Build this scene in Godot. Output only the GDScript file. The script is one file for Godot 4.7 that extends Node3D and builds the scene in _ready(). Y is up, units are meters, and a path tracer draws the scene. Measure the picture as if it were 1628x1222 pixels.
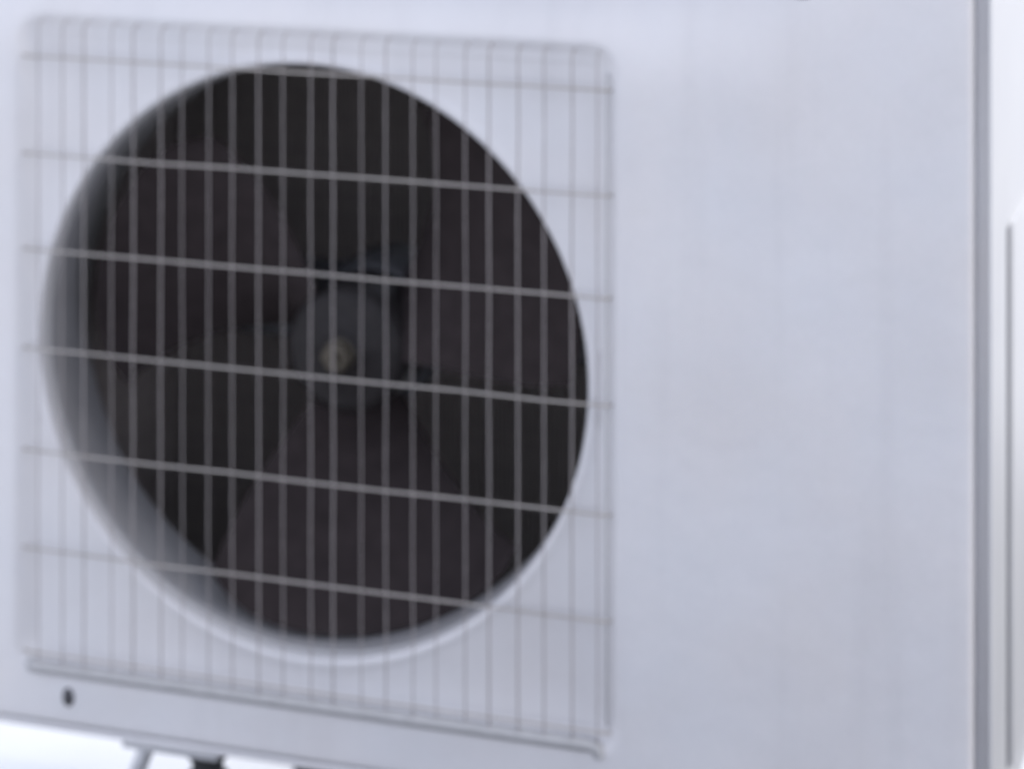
extends Node3D

# Outdoor unit of an air conditioner, close up.  Local frame of the unit: x along the front, y up, z out of the
# front; the fan's axis is x = 0, y = 0 and the floor of the grille's recess is z = 0.
const FAN_HEIGHT := 0.44          # fan axis above the ground
const UNDER := 0.272              # fan axis above the underside of the unit
const AXIS := -0.0072             # the fan axis, a little left of the middle of the recess
const HOLE := 0.200               # radius of the fan opening
const FACE := 0.009               # the front panel stands this far in front of the recess floor
const RX0 := -0.226               # outline of the recess in the panel
const RX1 := 0.219
const RY0 := -0.237
const RY1 := 0.229
const PX0 := -0.262               # outline of the front panel
const PX1 := 0.4445
const PY0 := -0.2675
const PY1 := 0.292
const BACK := -0.29

var rng := RandomNumberGenerator.new()
var used := {}
var M := {}
var lumps := FastNoiseLite.new()


func _ready() -> void:
	rng.seed = 4
	lumps.seed = 7
	lumps.frequency = 5.0
	camera_and_light()
	materials()
	ground()
	stand()
	condenser()


func camera_and_light() -> void:
	var cam := Camera3D.new()
	cam.name = "camera"
	add_child(cam)
	cam.position = Vector3(0.6809, 0.5043 + FAN_HEIGHT, 1.6234)
	cam.rotation_degrees = Vector3(0, 18.4, 0)
	cam.keep_aspect = Camera3D.KEEP_HEIGHT
	var near := 0.05
	cam.set_frustum(near * 1222.0 / 4125.0, Vector2(0, -near * 1221.0 / 4125.0), near, 400.0)
	var lens := CameraAttributesPhysical.new()
	lens.frustum_focal_length = 35.0
	lens.frustum_focus_distance = 1.2
	lens.exposure_aperture = 2.6
	cam.attributes = lens

	var env := Environment.new()
	env.background_mode = Environment.BG_SKY
	var sky := Sky.new()
	var ps := ProceduralSkyMaterial.new()
	ps.sky_top_color = Color(0.82, 0.85, 0.93)
	ps.sky_horizon_color = Color(0.87, 0.88, 0.94)
	ps.sky_curve = 0.2
	ps.sky_energy_multiplier = 1.0
	ps.ground_bottom_color = Color(0.7, 0.72, 0.76)
	ps.ground_horizon_color = Color(0.8, 0.83, 0.88)
	ps.sun_angle_max = 40.0
	sky.sky_material = ps
	env.sky = sky
	env.tonemap_mode = Environment.TONE_MAPPER_LINEAR
	env.tonemap_exposure = 1.68
	env.sdfgi_enabled = true
	env.ssao_enabled = true
	env.ssil_enabled = true
	var we := WorldEnvironment.new()
	we.name = "world_environment"
	we.environment = env
	add_child(we)

	var sun := DirectionalLight3D.new()
	sun.name = "sun"
	sun.light_energy = 0.3
	sun.light_color = Color(1.0, 0.97, 0.93)
	sun.light_angular_distance = 14.0
	sun.shadow_enabled = true
	add_child(sun)
	var az := deg_to_rad(88.0)
	var el := deg_to_rad(48.0)
	var to_sun := Vector3(sin(az) * cos(el), sin(el), cos(az) * cos(el))
	sun.look_at_from_position(to_sun * 10.0, Vector3.ZERO, Vector3.UP)


# ---------------------------------------------------------------- materials

func noise_tex(seed_: int, freq: float, lo: Color, hi: Color, oct := 4, normal := false, bump := 2.0) -> NoiseTexture2D:
	var n := FastNoiseLite.new()
	n.seed = seed_
	n.frequency = freq
	n.fractal_octaves = oct
	var t := NoiseTexture2D.new()
	t.width = 512
	t.height = 512
	t.seamless = true
	t.noise = n
	if normal:
		t.as_normal_map = true
		t.bump_strength = bump
	else:
		var g := Gradient.new()
		g.set_color(0, lo)
		g.set_color(1, hi)
		t.color_ramp = g
	return t


func mat(lo: Color, hi: Color, rough: float, metal := 0.0, scale_ := 3.0, freq := 0.012) -> StandardMaterial3D:
	var m := StandardMaterial3D.new()
	m.albedo_texture = noise_tex(int(scale_ * 10) + 3, freq, lo.linear_to_srgb(), hi.linear_to_srgb())
	m.uv1_triplanar = true
	m.uv1_scale = Vector3.ONE * scale_
	m.roughness = rough
	m.metallic = metal
	return m


# old paint: cloudy chalking, faint rain streaks, fine grain and a few specks
func weathered(seed_: int) -> ImageTexture:
	var n := 640
	var im := Image.create_empty(n, n, true, Image.FORMAT_RGB8)
	var cloud := FastNoiseLite.new()
	cloud.seed = seed_
	cloud.frequency = 0.009
	cloud.fractal_octaves = 4
	var streak := FastNoiseLite.new()
	streak.seed = seed_ + 1
	streak.frequency = 0.03
	var grain := RandomNumberGenerator.new()
	grain.seed = seed_ + 2
	for y in n:
		for x in n:
			var v := 0.655 + cloud.get_noise_2d(x, y) * 0.035
			var s := streak.get_noise_2d(x * 1.6, y * 0.09)
			v -= maxf(s - 0.10, 0.0) * 0.045
			v += grain.randf_range(-0.012, 0.012)
			var tint := cloud.get_noise_2d(x + 900, y - 400) * 0.012
			im.set_pixel(x, y, Color(v + tint, v - 0.008, v - tint).linear_to_srgb())
	im.generate_mipmaps()
	return ImageTexture.create_from_image(im)


func materials() -> void:
	var paint := StandardMaterial3D.new()
	paint.albedo_texture = weathered(11)
	paint.uv1_triplanar = true
	paint.uv1_scale = Vector3.ONE
	paint.uv1_offset = Vector3.ONE * 0.42
	paint.roughness = 0.38
	paint.normal_enabled = true
	paint.normal_texture = noise_tex(31, 0.08, Color.BLACK, Color.WHITE, 3, true, 1.0)
	paint.normal_scale = 0.12
	M.paint = paint
	M.side_paint = mat(Color(0.635, 0.635, 0.635), Color(0.675, 0.675, 0.67), 0.4, 0.0, 2.0, 0.01)
	M.wire = mat(Color(0.25, 0.23, 0.225), Color(0.38, 0.35, 0.345), 0.6, 0.0, 9.0, 0.02)
	M.rod = mat(Color(0.42, 0.42, 0.425), Color(0.50, 0.50, 0.50), 0.5, 0.0, 9.0, 0.02)
	M.cross_wire = mat(Color(0.37, 0.345, 0.32), Color(0.46, 0.43, 0.40), 0.6, 0.0, 9.0, 0.02)
	M.shroud = mat(Color(0.24, 0.235, 0.24), Color(0.30, 0.294, 0.30), 0.6, 0.0, 4.0, 0.012)
	M.blade = mat(Color(0.025, 0.020, 0.0205), Color(0.042, 0.034, 0.0345), 0.5, 0.0, 6.0, 0.015)
	M.blade.metallic_specular = 0.15
	M.blade.roughness = 0.7
	M.hub = mat(Color(0.020, 0.018, 0.0185), Color(0.032, 0.029, 0.029), 0.45, 0.0, 8.0, 0.015)
	M.hub.metallic_specular = 0.25
	M.coil = mat(Color(0.24, 0.21, 0.20), Color(0.34, 0.30, 0.28), 0.5, 0.0, 5.0, 0.03)
	M.steel = mat(Color(0.06, 0.05, 0.038), Color(0.11, 0.095, 0.07), 0.55, 0.3, 9.0, 0.03)
	M.screw = mat(Color(0.05, 0.05, 0.055), Color(0.10, 0.10, 0.11), 0.45, 0.5, 20.0, 0.03)
	M.rubber = mat(Color(0.03, 0.03, 0.033), Color(0.045, 0.045, 0.048), 0.8, 0.0, 12.0, 0.02)
	M.galvanised = mat(Color(0.55, 0.56, 0.58), Color(0.65, 0.66, 0.68), 0.5, 0.2, 6.0, 0.02)
	M.concrete = mat(Color(0.78, 0.78, 0.77), Color(0.84, 0.84, 0.82), 0.85, 0.0, 0.7, 0.01)
	M.dark_ground = mat(Color(0.035, 0.035, 0.036), Color(0.06, 0.06, 0.06), 0.9, 0.0, 1.4, 0.03)  # for the added dark ground that dims the bounce light
	M.foot_shade = mat(Color(0.36, 0.36, 0.365), Color(0.44, 0.44, 0.445), 0.7, 0.0, 7.0, 0.02)  # grey darkened to stand in for shade along the grille foot
	M.seal = mat(Color(0.16, 0.16, 0.17), Color(0.24, 0.24, 0.25), 0.7, 0.0, 12.0, 0.02)
	M.dark_frame = mat(Color(0.04, 0.04, 0.045), Color(0.07, 0.07, 0.075), 0.6, 0.2, 6.0, 0.02)
	M.badge = mat(Color(0.03, 0.045, 0.05), Color(0.05, 0.065, 0.07), 0.3, 0.0, 20.0, 0.02)


# ---------------------------------------------------------------- mesh helpers

func numbered(parent: Node, called: String) -> String:
	var key := "%d/%s" % [parent.get_instance_id(), called]
	var n: int = used.get(key, 0)
	used[key] = n + 1
	return called if n == 0 else "%s_%03d" % [called, n]


func new_st() -> SurfaceTool:
	var st := SurfaceTool.new()
	st.begin(Mesh.PRIMITIVE_TRIANGLES)
	return st


func tri(st: SurfaceTool, a: Vector3, b: Vector3, c: Vector3, smooth := 1) -> void:
	st.set_smooth_group(smooth)
	st.add_vertex(a)
	st.set_smooth_group(smooth)
	st.add_vertex(b)
	st.set_smooth_group(smooth)
	st.add_vertex(c)


func quad(st: SurfaceTool, a: Vector3, b: Vector3, c: Vector3, d: Vector3, smooth := 1) -> void:
	tri(st, a, b, c, smooth)
	tri(st, a, c, d, smooth)


func rings(st: SurfaceTool, rr: Array, closed := true, smooth := 1, flip := false) -> void:
	for k in rr.size() - 1:
		var a: PackedVector3Array = rr[k]
		var b: PackedVector3Array = rr[k + 1]
		var n := a.size()
		for i in (n if closed else n - 1):
			var j := (i + 1) % n
			if flip:
				quad(st, a[i], b[i], b[j], a[j], smooth)
			else:
				quad(st, a[i], a[j], b[j], b[i], smooth)


func mesh_of(st: SurfaceTool) -> ArrayMesh:
	st.generate_normals()
	return st.commit()


func part(called: String, mesh: Mesh, m: Material, parent: Node, at := Vector3.ZERO) -> MeshInstance3D:
	var o := MeshInstance3D.new()
	o.name = numbered(parent, called)
	o.mesh = mesh
	o.material_override = m
	o.position = at
	parent.add_child(o, true)
	return o


# a box with all edges rounded off by r
func box_into(st: SurfaceTool, lo: Vector3, hi: Vector3, r: float) -> void:
	var c := (lo + hi) / 2.0
	var h := (hi - lo) / 2.0
	var steps := [-1.0, -1.0, 1.0, 1.0]
	for ax in 3:
		for s in [-1.0, 1.0]:
			var u := (ax + 1) % 3
			var v := (ax + 2) % 3
			var grid := []
			for i in 4:
				var row := []
				for j in 4:
					var p := Vector3.ZERO
					var iu: float = steps[i]
					var jv: float = steps[j]
					var eu := i == 0 or i == 3
					var ev := j == 0 or j == 3
					p[u] = iu * (h[u] - (r * 0.3 if eu else r))
					p[v] = jv * (h[v] - (r * 0.3 if ev else r))
					p[ax] = s * (h[ax] - (r * 0.3 if eu or ev else 0.0))
					if eu and ev:
						p[u] = iu * (h[u] - r * 0.42)
						p[v] = jv * (h[v] - r * 0.42)
						p[ax] = s * (h[ax] - r * 0.42)
					row.append(c + p)
				grid.append(row)
			for i in 3:
				for j in 3:
					if s > 0.0:
						quad(st, grid[i][j], grid[i][j + 1], grid[i + 1][j + 1], grid[i + 1][j])
					else:
						quad(st, grid[i][j], grid[i + 1][j], grid[i + 1][j + 1], grid[i][j + 1])


func box(lo: Vector3, hi: Vector3, r := 0.002) -> ArrayMesh:
	var st := new_st()
	box_into(st, lo, hi, r)
	return mesh_of(st)


func tube_into(st: SurfaceTool, path: PackedVector3Array, r: float, sides := 8, closed := false) -> void:
	var rr := []
	var n := path.size()
	var side := Vector3.ZERO
	for i in n:
		var a := path[(i - 1 + n) % n] if closed else path[maxi(i - 1, 0)]
		var b := path[(i + 1) % n] if closed else path[mini(i + 1, n - 1)]
		var d := (b - a).normalized()
		if side == Vector3.ZERO:
			side = d.cross(Vector3(0.31, 0.17, 0.93)).normalized()
		side = (side - d * side.dot(d)).normalized()
		var up := d.cross(side)
		var ring := PackedVector3Array()
		for k in sides:
			var t := TAU * k / sides
			ring.append(path[i] + (side * cos(t) + up * sin(t)) * r)
		rr.append(ring)
	if closed:
		rr.append(rr[0])
	rings(st, rr)
	if not closed:
		for e in [0, n - 1]:
			for k in sides:
				var j := (k + 1) % sides
				if e == 0:
					tri(st, path[e], rr[e][j], rr[e][k], 2)
				else:
					tri(st, path[e], rr[e][k], rr[e][j], 2)


# profile points (radius, z) turned about the z axis
func lathe_into(st: SurfaceTool, profile: PackedVector2Array, sides := 48, smooth := 1, centre := Vector3.ZERO) -> void:
	var rr := []
	for p in profile:
		var ring := PackedVector3Array()
		for k in sides:
			var t := TAU * k / sides
			ring.append(centre + Vector3(cos(t) * p.x, sin(t) * p.x, p.y))
		rr.append(ring)
	rings(st, rr, true, smooth, true)


# distance from the outline of a rectangle with rounded corners
func rect_sdf(p: Vector2, x0: float, x1: float, y0: float, y1: float, r: float) -> float:
	var c := Vector2((x0 + x1) / 2, (y0 + y1) / 2)
	var h := Vector2((x1 - x0) / 2 - r, (y1 - y0) / 2 - r)
	var d := Vector2(absf(p.x - c.x) - h.x, absf(p.y - c.y) - h.y)
	return Vector2(maxf(d.x, 0), maxf(d.y, 0)).length() + minf(maxf(d.x, d.y), 0) - r


func rect_ring(angles: PackedFloat64Array, x0: float, x1: float, y0: float, y1: float, r: float, z: float) -> PackedVector3Array:
	var out := PackedVector3Array()
	for a in angles:
		var d := Vector2(cos(a), sin(a))
		var lo := 0.05
		var hi := 0.9
		for k in 34:
			var mid := (lo + hi) / 2
			if rect_sdf(d * mid + Vector2(AXIS, 0), x0, x1, y0, y1, r) < 0:
				lo = mid
			else:
				hi = mid
		out.append(Vector3(AXIS + d.x * lo, d.y * lo, z))
	return out


func circle_ring(angles: PackedFloat64Array, r: float, z: float) -> PackedVector3Array:
	var out := PackedVector3Array()
	for a in angles:
		out.append(Vector3(AXIS + cos(a) * r, sin(a) * r, z))
	return out


# the sheet metal is not perfectly flat: it rolls back towards the top edge and dents a little
func bent(p: Vector3) -> Vector3:
	var q := p
	var over := maxf(p.y - 0.195, 0.0)
	if p.z > 0.002:
		q.z -= over * over / 0.25 * smoothstep(PX1, PX1 - 0.30, p.x)
		q.z += lumps.get_noise_2d(p.x, p.y) * 0.0007
	return q


# ---------------------------------------------------------------- setting

func ground() -> void:
	var st := new_st()
	var n := 24
	for i in n:
		for j in n:
			var a := Vector3((i - n / 2) * 6.0, 0, (j - n / 2) * 6.0)
			quad(st, a, a + Vector3(6, 0, 0), a + Vector3(6, 0, 6), a + Vector3(0, 0, 6))
	var o := part("ground", mesh_of(st), M.concrete, self)
	o.set_meta("kind", "structure")
	o.set_meta("label", "bright white ground seen below the unit")
	# dark ground added out of view, to cut the bounce light on the unit
	var pt := new_st()
	for i in 8:
		for j in 7:
			if i < 2 and j < 3:
				continue                          # the added dark ground turns the corner beside the unit
			var a := Vector3(-0.35 + i * 0.45, 0.004, -1.17 + j * 0.4)
			quad(pt, a, a + Vector3(0.45, 0, 0), a + Vector3(0.45, 0, 0.4), a + Vector3(0, 0, 0.4))
	var p := part("added_dark_ground", mesh_of(pt), M.dark_ground, self)
	p.set_meta("kind", "structure")
	p.set_meta("label", "unseen dark ground added to cut bounce light on the unit")


func stand() -> void:
	var root := Node3D.new()
	root.name = "support_stand"
	add_child(root)
	root.set_meta("label", "dark support under the white air conditioner, its rubber pad showing at the bottom edge")
	root.set_meta("category", "stand")
	var top := FAN_HEIGHT - UNDER - 0.007
	for x in [-0.0905, 0.30]:
		for z in [-0.024, -0.25]:
			var st := new_st()
			var pr := PackedVector3Array()
			var rr := []
			for q in [Vector2(0.0, 0.0), Vector2(0.0125, 0.0), Vector2(0.0142, -0.002), Vector2(0.0142, -0.009), Vector2(0.011, -0.013), Vector2(0.011, -0.019), Vector2(0.0155, -0.023), Vector2(0.0155, -0.056), Vector2(0.0, -0.056)]:
				var ring := PackedVector3Array()
				for k in 24:
					var t := TAU * k / 24
					ring.append(Vector3(x + cos(t) * q.x, top + q.y, z + sin(t) * q.x))
				rr.append(ring)
			rings(st, rr, true, -1)
			part("rubber_pad", mesh_of(st), M.rubber, root)
	for z in [-0.024, -0.25]:
		part("rail", box(Vector3(-0.14, top - 0.090, z - 0.018), Vector3(0.36, top - 0.056, z + 0.018), 0.003), M.dark_frame, root)
		for x in [-0.10, 0.32]:
			part("post", box(Vector3(x - 0.017, 0.004, z - 0.017), Vector3(x + 0.017, top - 0.091, z + 0.017), 0.003), M.dark_frame, root)
			part("foot_plate", box(Vector3(x - 0.04, -0.002, z - 0.04), Vector3(x + 0.04, 0.006, z + 0.04), 0.002), M.dark_frame, root)


# ---------------------------------------------------------------- the unit

func condenser() -> void:
	var root := Node3D.new()
	root.name = "air_conditioner_unit"
	add_child(root)
	root.position = Vector3(0, FAN_HEIGHT - UNDER, 0)
	root.set_meta("label", "white outdoor air conditioner unit with round fan opening behind a wire grille")
	root.set_meta("category", "air conditioner")
	var up := Vector3(0, UNDER, 0)
	front_panel(root, up)
	casing(root, up)
	grille(root, up)
	fan(root, up)
	inside(root, up)


func front_panel(root: Node3D, up: Vector3) -> void:
	var list := []
	for k in 420:
		list.append(-PI + TAU * k / 420.0)
	for i in 4:                                  # the corners get points of their own
		var inset := 0.0
		for v in [0.0, 0.0022, 0.004]:
			inset = v
			list.append(atan2((PY1 - inset) if i < 2 else (PY0 + inset), ((PX1 - inset) if i % 2 == 0 else (PX0 + inset)) - AXIS))
	list.sort()
	var A := PackedFloat64Array()
	for v in list:
		if A.is_empty() or v - A[A.size() - 1] > 0.0004:
			A.append(v)
	var rr := []
	# rolled lip of the opening, then the recess floor
	for q in [Vector2(HOLE - 0.0002, -0.012), Vector2(HOLE, -0.004), Vector2(HOLE + 0.0005, -0.0005), Vector2(HOLE + 0.0016, 0.0009), Vector2(HOLE + 0.0036, 0.0014), Vector2(HOLE + 0.0058, 0.0010), Vector2(HOLE + 0.008, 0.0004), Vector2(HOLE + 0.0095, 0.0)]:
		rr.append(circle_ring(A, q.x, q.y))
	# recess wall: inset from the outline, height
	for q in [Vector2(0.0185, 0.0), Vector2(0.0165, 0.0003), Vector2(0.0145, 0.0011), Vector2(0.0125, 0.0022), Vector2(0.006, 0.0068), Vector2(0.004, 0.0079), Vector2(0.002, 0.0087), Vector2(0.0, FACE)]:
		rr.append(rect_ring(A, RX0 + q.x, RX1 - q.x, RY0 + q.x, RY1 - q.x, 0.022 - q.x * 0.7, q.y))
	var inner: PackedVector3Array = rr[rr.size() - 1]
	var outer := rect_ring(A, PX0 + 0.004, PX1 - 0.004, PY0 + 0.004, PY1 - 0.004, 0.0005, FACE)
	for k in range(1, 13):
		var ring := PackedVector3Array()
		for i in A.size():
			ring.append(inner[i].lerp(outer[i], k / 12.0))
		rr.append(ring)
	for q in [Vector2(0.0022, 0.0006), Vector2(0.0008, 0.0019), Vector2(0.0, 0.004), Vector2(0.0, 0.033), Vector2(0.0025, 0.033)]:
		rr.append(rect_ring(A, PX0 + q.x, PX1 - q.x, PY0 + q.x, PY1 - q.x, 0.0005, FACE - q.y))
	var st := new_st()
	var done := []
	for ring in rr:
		var b := PackedVector3Array()
		for p in ring:
			b.append(bent(p))
		done.append(b)
	rings(st, done, true, 1, true)
	part("front_panel", mesh_of(st), M.paint, root, up)

	# screws along the bottom margin
	for x in [-0.1815]:
		screw(root, up + Vector3(x, -0.2468, FACE))
	var badge := new_st()
	lathe_into(badge, PackedVector2Array([Vector2(0.0, 0.0022), Vector2(0.0125, 0.0022), Vector2(0.0138, 0.0015), Vector2(0.0142, 0.0), Vector2(0.0142, -0.012)]), 40, 1)
	var bo := part("badge", mesh_of(badge), M.badge, root, up + Vector3(0.3377, 0.2748, FACE - 0.0072))
	bo.set_meta("label", "small dark badge at the top edge of the panel")


func screw(root: Node3D, at: Vector3) -> void:
	var st := new_st()
	lathe_into(st, PackedVector2Array([Vector2(0.0, 0.0026), Vector2(0.0028, 0.0024), Vector2(0.0046, 0.0014), Vector2(0.0054, 0.0), Vector2(0.0054, -0.004)]), 20, 1)
	var o := part("screw", mesh_of(st), M.screw, root, at)
	o.set_meta("label", "dark screw head in the white panel")
	o.scale = Vector3(0.85, 1.25, 1.0)


func casing(root: Node3D, up: Vector3) -> void:
	var zf := FACE - 0.018
	# base pan under everything
	part("base_pan", box(Vector3(PX0 + 0.002, -UNDER, BACK), Vector3(0.4555, PY0 - 0.0003, FACE - 0.0006), 0.001), M.paint, root, up)
	# narrow post in the corner, set back so that a dark joint is left beside the front panel
	part("corner_post", box(Vector3(PX1 - 0.006, PY0, zf - 0.024), Vector3(0.4535, PY1 - 0.004, zf + 0.002), 0.001), M.paint, root, up)
	var side := part("side_panel", box(Vector3(0.4538, PY0, BACK), Vector3(0.456, PY1 - 0.004, zf + 0.012), 0.0008), M.side_paint, root, up)
	side.set_meta("label", "bright right side panel beyond the vertical joint")
	part("side_panel", box(Vector3(PX0, PY0, BACK), Vector3(PX0 + 0.008, PY1 - 0.004, zf - 0.001), 0.002), M.paint, root, up)
	part("top_cover", box(Vector3(PX0 - 0.003, PY1 - 0.003, BACK - 0.003), Vector3(0.459, PY1 + 0.016, FACE - 0.003), 0.006), M.paint, root, up)
	# cover over the connections, on the right side
	var cover := part("service_cover", box(Vector3(0.4535, -0.24, BACK + 0.03), Vector3(0.4592, 0.112, -0.0725), 0.0012), M.side_paint, root, up)
	part("seal", box(Vector3(0.4535, -0.238, -0.0724), Vector3(0.4568, 0.110, -0.0625), 0.0008), M.seal, cover)
	# handle recess moulding high on the side
	part("side_handle", box(Vector3(0.4545, 0.250, -0.21), Vector3(0.4585, 0.279, -0.142), 0.002), M.dark_frame, root, up)
	# feet: bent sheet under the base pan
	for x in [-0.107, 0.315]:
		var st := new_st()
		box_into(st, Vector3(x - 0.036, -UNDER - 0.007, -0.27), Vector3(x + 0.036, -UNDER + 0.0005, 0.004), 0.001)
		var mf := part("mounting_foot", mesh_of(st), M.galvanised, root, up)
		var fl := part("flange", box(Vector3(-0.003, -0.045, -0.016), Vector3(0.004, 0.0, 0.003), 0.001), M.galvanised, mf, Vector3(x - 0.020, -UNDER - 0.003, 0))
		fl.rotation_degrees.z = -22.0


func grille(root: Node3D, up: Vector3) -> void:
	var g := Node3D.new()
	g.name = "fan_grille"
	g.position = up
	root.add_child(g)
	# heavier rods along the foot and the right end of the grille
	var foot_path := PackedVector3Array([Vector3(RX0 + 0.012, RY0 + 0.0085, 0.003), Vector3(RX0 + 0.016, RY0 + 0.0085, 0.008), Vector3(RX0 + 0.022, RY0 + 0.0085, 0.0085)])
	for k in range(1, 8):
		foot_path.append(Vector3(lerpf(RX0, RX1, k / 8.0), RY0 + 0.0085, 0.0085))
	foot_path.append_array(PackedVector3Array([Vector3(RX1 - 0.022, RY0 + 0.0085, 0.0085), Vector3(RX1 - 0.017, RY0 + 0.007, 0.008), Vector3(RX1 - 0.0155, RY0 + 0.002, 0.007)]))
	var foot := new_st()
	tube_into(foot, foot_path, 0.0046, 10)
	part("border_rod", mesh_of(foot), M.foot_shade, g)  # thick, darkened rod stands in for the shadow strip below the grille
	var end := new_st()
	tube_into(end, PackedVector3Array([Vector3(RX1 - 0.011, RY1 - 0.022, 0.003), Vector3(RX1 - 0.011, RY1 - 0.026, 0.0072), Vector3(RX1 - 0.011, 0.08, 0.008), Vector3(RX1 - 0.011, -0.08, 0.008), Vector3(RX1 - 0.011, RY0 + 0.024, 0.0075), Vector3(RX1 - 0.011, RY0 + 0.020, 0.003)]), 0.0009, 8)
	part("border_rod", mesh_of(end), M.rod, g)
	var x0 := -0.2047
	for i in 23:                                  # upright wires, ends bent back into the recess wall
		var x := x0 + 0.01855 * i + (0.0018 if i % 2 == 1 else 0.0) + rng.randf_range(-0.001, 0.001)
		var zz := 0.0112 + rng.randf_range(-0.0004, 0.0004)
		var path := PackedVector3Array([Vector3(x, RY1 - 0.006, 0.002), Vector3(x, RY1 - 0.0075, 0.008), Vector3(x, RY1 - 0.009, zz - 0.001), Vector3(x, RY1 - 0.0125, zz)])
		for k in range(1, 8):
			var y := lerpf(RY1, RY0, k / 8.0)
			path.append(Vector3(x + rng.randf_range(-0.0003, 0.0003), y, zz + rng.randf_range(-0.0003, 0.0003)))
		path.append_array(PackedVector3Array([Vector3(x, RY0 + 0.0125, zz), Vector3(x, RY0 + 0.009, zz - 0.001), Vector3(x, RY0 + 0.0075, 0.008), Vector3(x, RY0 + 0.006, 0.002)]))
		var st := new_st()
		tube_into(st, path, 0.00050 + rng.randf_range(-0.0001, 0.00014), 6)
		part("upright_wire", mesh_of(st), M.wire, g)
	for y in [0.1971, 0.1289, 0.0622, -0.0071, -0.0782, -0.1470, -0.2190]:
		var z := 0.0095
		var path := PackedVector3Array([Vector3(RX0 + 0.006, y, 0.002), Vector3(RX0 + 0.0085, y, 0.007), Vector3(RX0 + 0.0115, y, z)])
		for k in range(1, 8):
			path.append(Vector3(lerpf(RX0, RX1, k / 8.0), y + rng.randf_range(-0.0004, 0.0004), z))
		path.append_array(PackedVector3Array([Vector3(RX1 - 0.0115, y, z), Vector3(RX1 - 0.0085, y, 0.007), Vector3(RX1 - 0.006, y, 0.002)]))
		var st := new_st()
		tube_into(st, path, 0.00085, 8)
		part("cross_wire", mesh_of(st), M.cross_wire, g)


func fan(root: Node3D, up: Vector3) -> void:
	var st := new_st()
	# bell mouth behind the opening
	lathe_into(st, PackedVector2Array([Vector2(0.246, -0.0705), Vector2(0.246, -0.068), Vector2(HOLE + 0.004, -0.067), Vector2(HOLE - 0.001, -0.066), Vector2(HOLE - 0.0028, -0.064), Vector2(HOLE - 0.0028, -0.03), Vector2(HOLE - 0.002, -0.016), Vector2(HOLE - 0.0007, -0.0125), Vector2(HOLE + 0.002, -0.0125)]), 160)
	part("fan_shroud", mesh_of(st), M.shroud, root, up + Vector3(AXIS, 0, 0))

	var f := Node3D.new()
	f.name = "fan"
	f.position = up + Vector3(AXIS + 0.0085, -0.006, -0.058)
	root.add_child(f)
	var h := new_st()
	lathe_into(h, PackedVector2Array([Vector2(0.0, 0.016), Vector2(0.012, 0.016), Vector2(0.0135, 0.0145), Vector2(0.0145, 0.011), Vector2(0.034, 0.011), Vector2(0.040, 0.009), Vector2(0.0435, 0.004), Vector2(0.0445, -0.003), Vector2(0.0445, -0.045), Vector2(0.040, -0.048), Vector2(0.0, -0.048)]), 56, 1)
	var hub := part("hub", mesh_of(h), M.hub, f)
	# shaft end: washer, nut and thread
	var n := new_st()
	lathe_into(n, PackedVector2Array([Vector2(0.0, 0.0185), Vector2(0.0105, 0.0185), Vector2(0.0112, 0.0178), Vector2(0.0112, 0.0161)]), 28, -1)
	lathe_into(n, PackedVector2Array([Vector2(0.0, 0.0265), Vector2(0.0094, 0.0265), Vector2(0.0108, 0.0255), Vector2(0.0108, 0.0186)]), 6, -1)
	lathe_into(n, PackedVector2Array([Vector2(0.0, 0.033), Vector2(0.0036, 0.033), Vector2(0.0044, 0.0322), Vector2(0.0044, 0.0266)]), 18, -1)
	part("shaft_nut", mesh_of(n), M.steel, hub)
	var blade := blade_mesh()
	for k in 3:
		var b := part("blade", blade, M.blade, f)
		b.rotation.z = TAU * k / 3.0 + deg_to_rad(-92.0)


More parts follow.
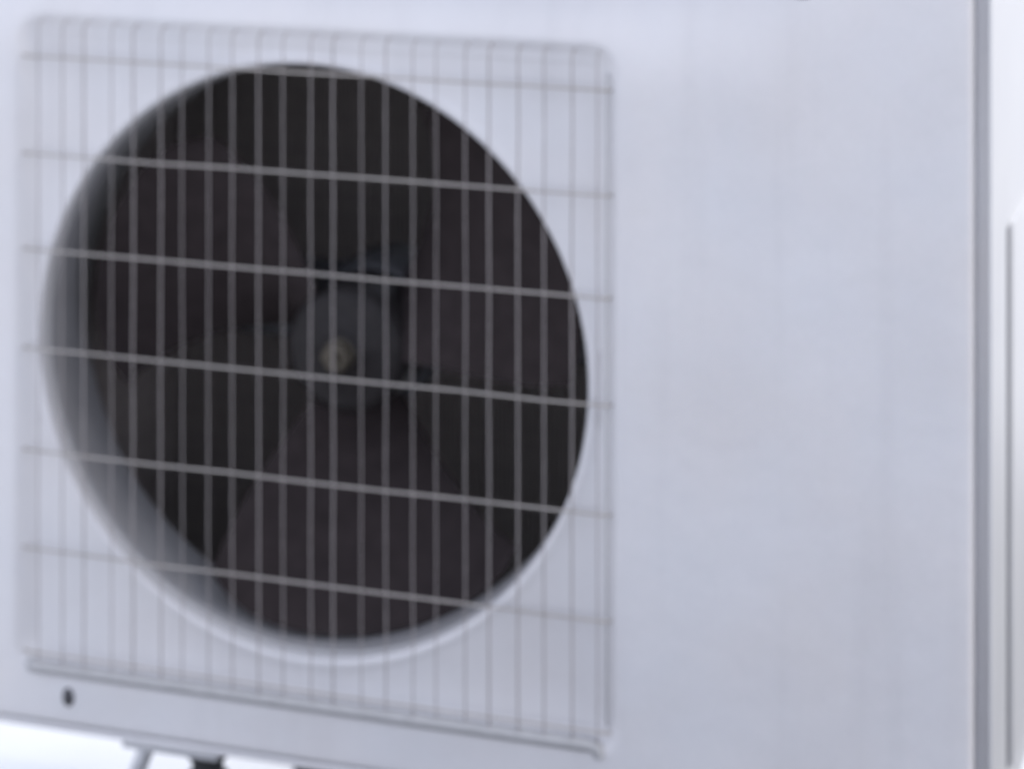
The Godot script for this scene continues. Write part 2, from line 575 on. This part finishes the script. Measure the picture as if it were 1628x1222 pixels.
func blade_mesh() -> ArrayMesh:
	var st := new_st()
	var nr := 10
	var na := 14
	var front := []
	var back := []
	for i in nr + 1:
		var t := float(i) / nr
		var r := lerpf(0.0435, 0.187, t)
		var lead := lerpf(0.55, 0.60, t) + 0.22 * t * t
		var trail := lerpf(-0.55, -0.66, t) + 0.20 * t * t
		var fr := PackedVector3Array()
		var bk := PackedVector3Array()
		for j in na + 1:
			var s := float(j) / na
			var a := lerpf(trail, lead, s)
			var rise := lerpf(0.036, 0.030, t)
			var z := lerpf(rise * 0.55, -rise, s) - 0.010 + 0.036 * t * t + 0.010 * sin(s * PI)
			var rr := r
			if i == nr:
				rr -= 0.012 * pow(absf(s * 2 - 1), 6.0)
			var th := 0.0014 * (1.0 - pow(absf(s * 2 - 1), 8.0)) + 0.0002
			fr.append(Vector3(cos(a) * rr, sin(a) * rr, z + th))
			bk.append(Vector3(cos(a) * rr, sin(a) * rr, z - th))
		front.append(fr)
		back.append(bk)
	rings(st, front, false, 1, true)
	rings(st, back, false, 1, false)
	rings(st, [back[nr], front[nr]], false, 2)
	rings(st, [front[0], back[0]], false, 2)
	for e in [0, na]:
		for i in nr:
			quad(st, front[i][e], front[i + 1][e], back[i + 1][e], back[i][e], 3)
	return mesh_of(st)


func inside(root: Node3D, up: Vector3) -> void:
	var st := new_st()
	lathe_into(st, PackedVector2Array([Vector2(0.0, -0.101), Vector2(0.045, -0.101), Vector2(0.052, -0.106), Vector2(0.052, -0.16), Vector2(0.046, -0.166), Vector2(0.0, -0.166)]), 40)
	part("fan_motor", mesh_of(st), M.dark_frame, root, up + Vector3(AXIS + 0.007, -0.008, 0))
	for y in [-0.028, 0.016]:
		part("motor_bracket", box(Vector3(-0.25, y - 0.007, -0.181), Vector3(0.25, y + 0.007, -0.167), 0.002), M.dark_frame, root, up)
	part("added_dark_liner", box(Vector3(PX0 + 0.009, PY0 - 0.001, BACK + 0.003), Vector3(0.245, PY0 + 0.004, -0.03), 0.001), M.dark_frame, root, up)  # dark sheet added over the base pan so the chamber floor stays dim
	# partition between the fan chamber and the compressor
	part("partition", box(Vector3(0.246, PY0, BACK + 0.01), Vector3(0.248, PY1 - 0.004, -0.03), 0.0006), M.dark_frame, root, up)
	# coil: a block of thin upright fins behind the fan
	var fins := new_st()
	var x := -0.245
	while x < 0.244:
		box_into(fins, Vector3(x, PY0 + 0.003, BACK + 0.004), Vector3(x + 0.0007, PY1 - 0.008, BACK + 0.028), 0.0001)
		x += 0.0035
	var z := BACK + 0.032
	while z < -0.074:                             # the coil turns the corner and covers the left end
		box_into(fins, Vector3(PX0 + 0.010, PY0 + 0.003, z), Vector3(PX0 + 0.032, PY1 - 0.008, z + 0.0007), 0.0001)
		z += 0.0035
	var o := part("coil_fins", mesh_of(fins), M.coil, root, up)
	o.set_meta("kind", "stuff")
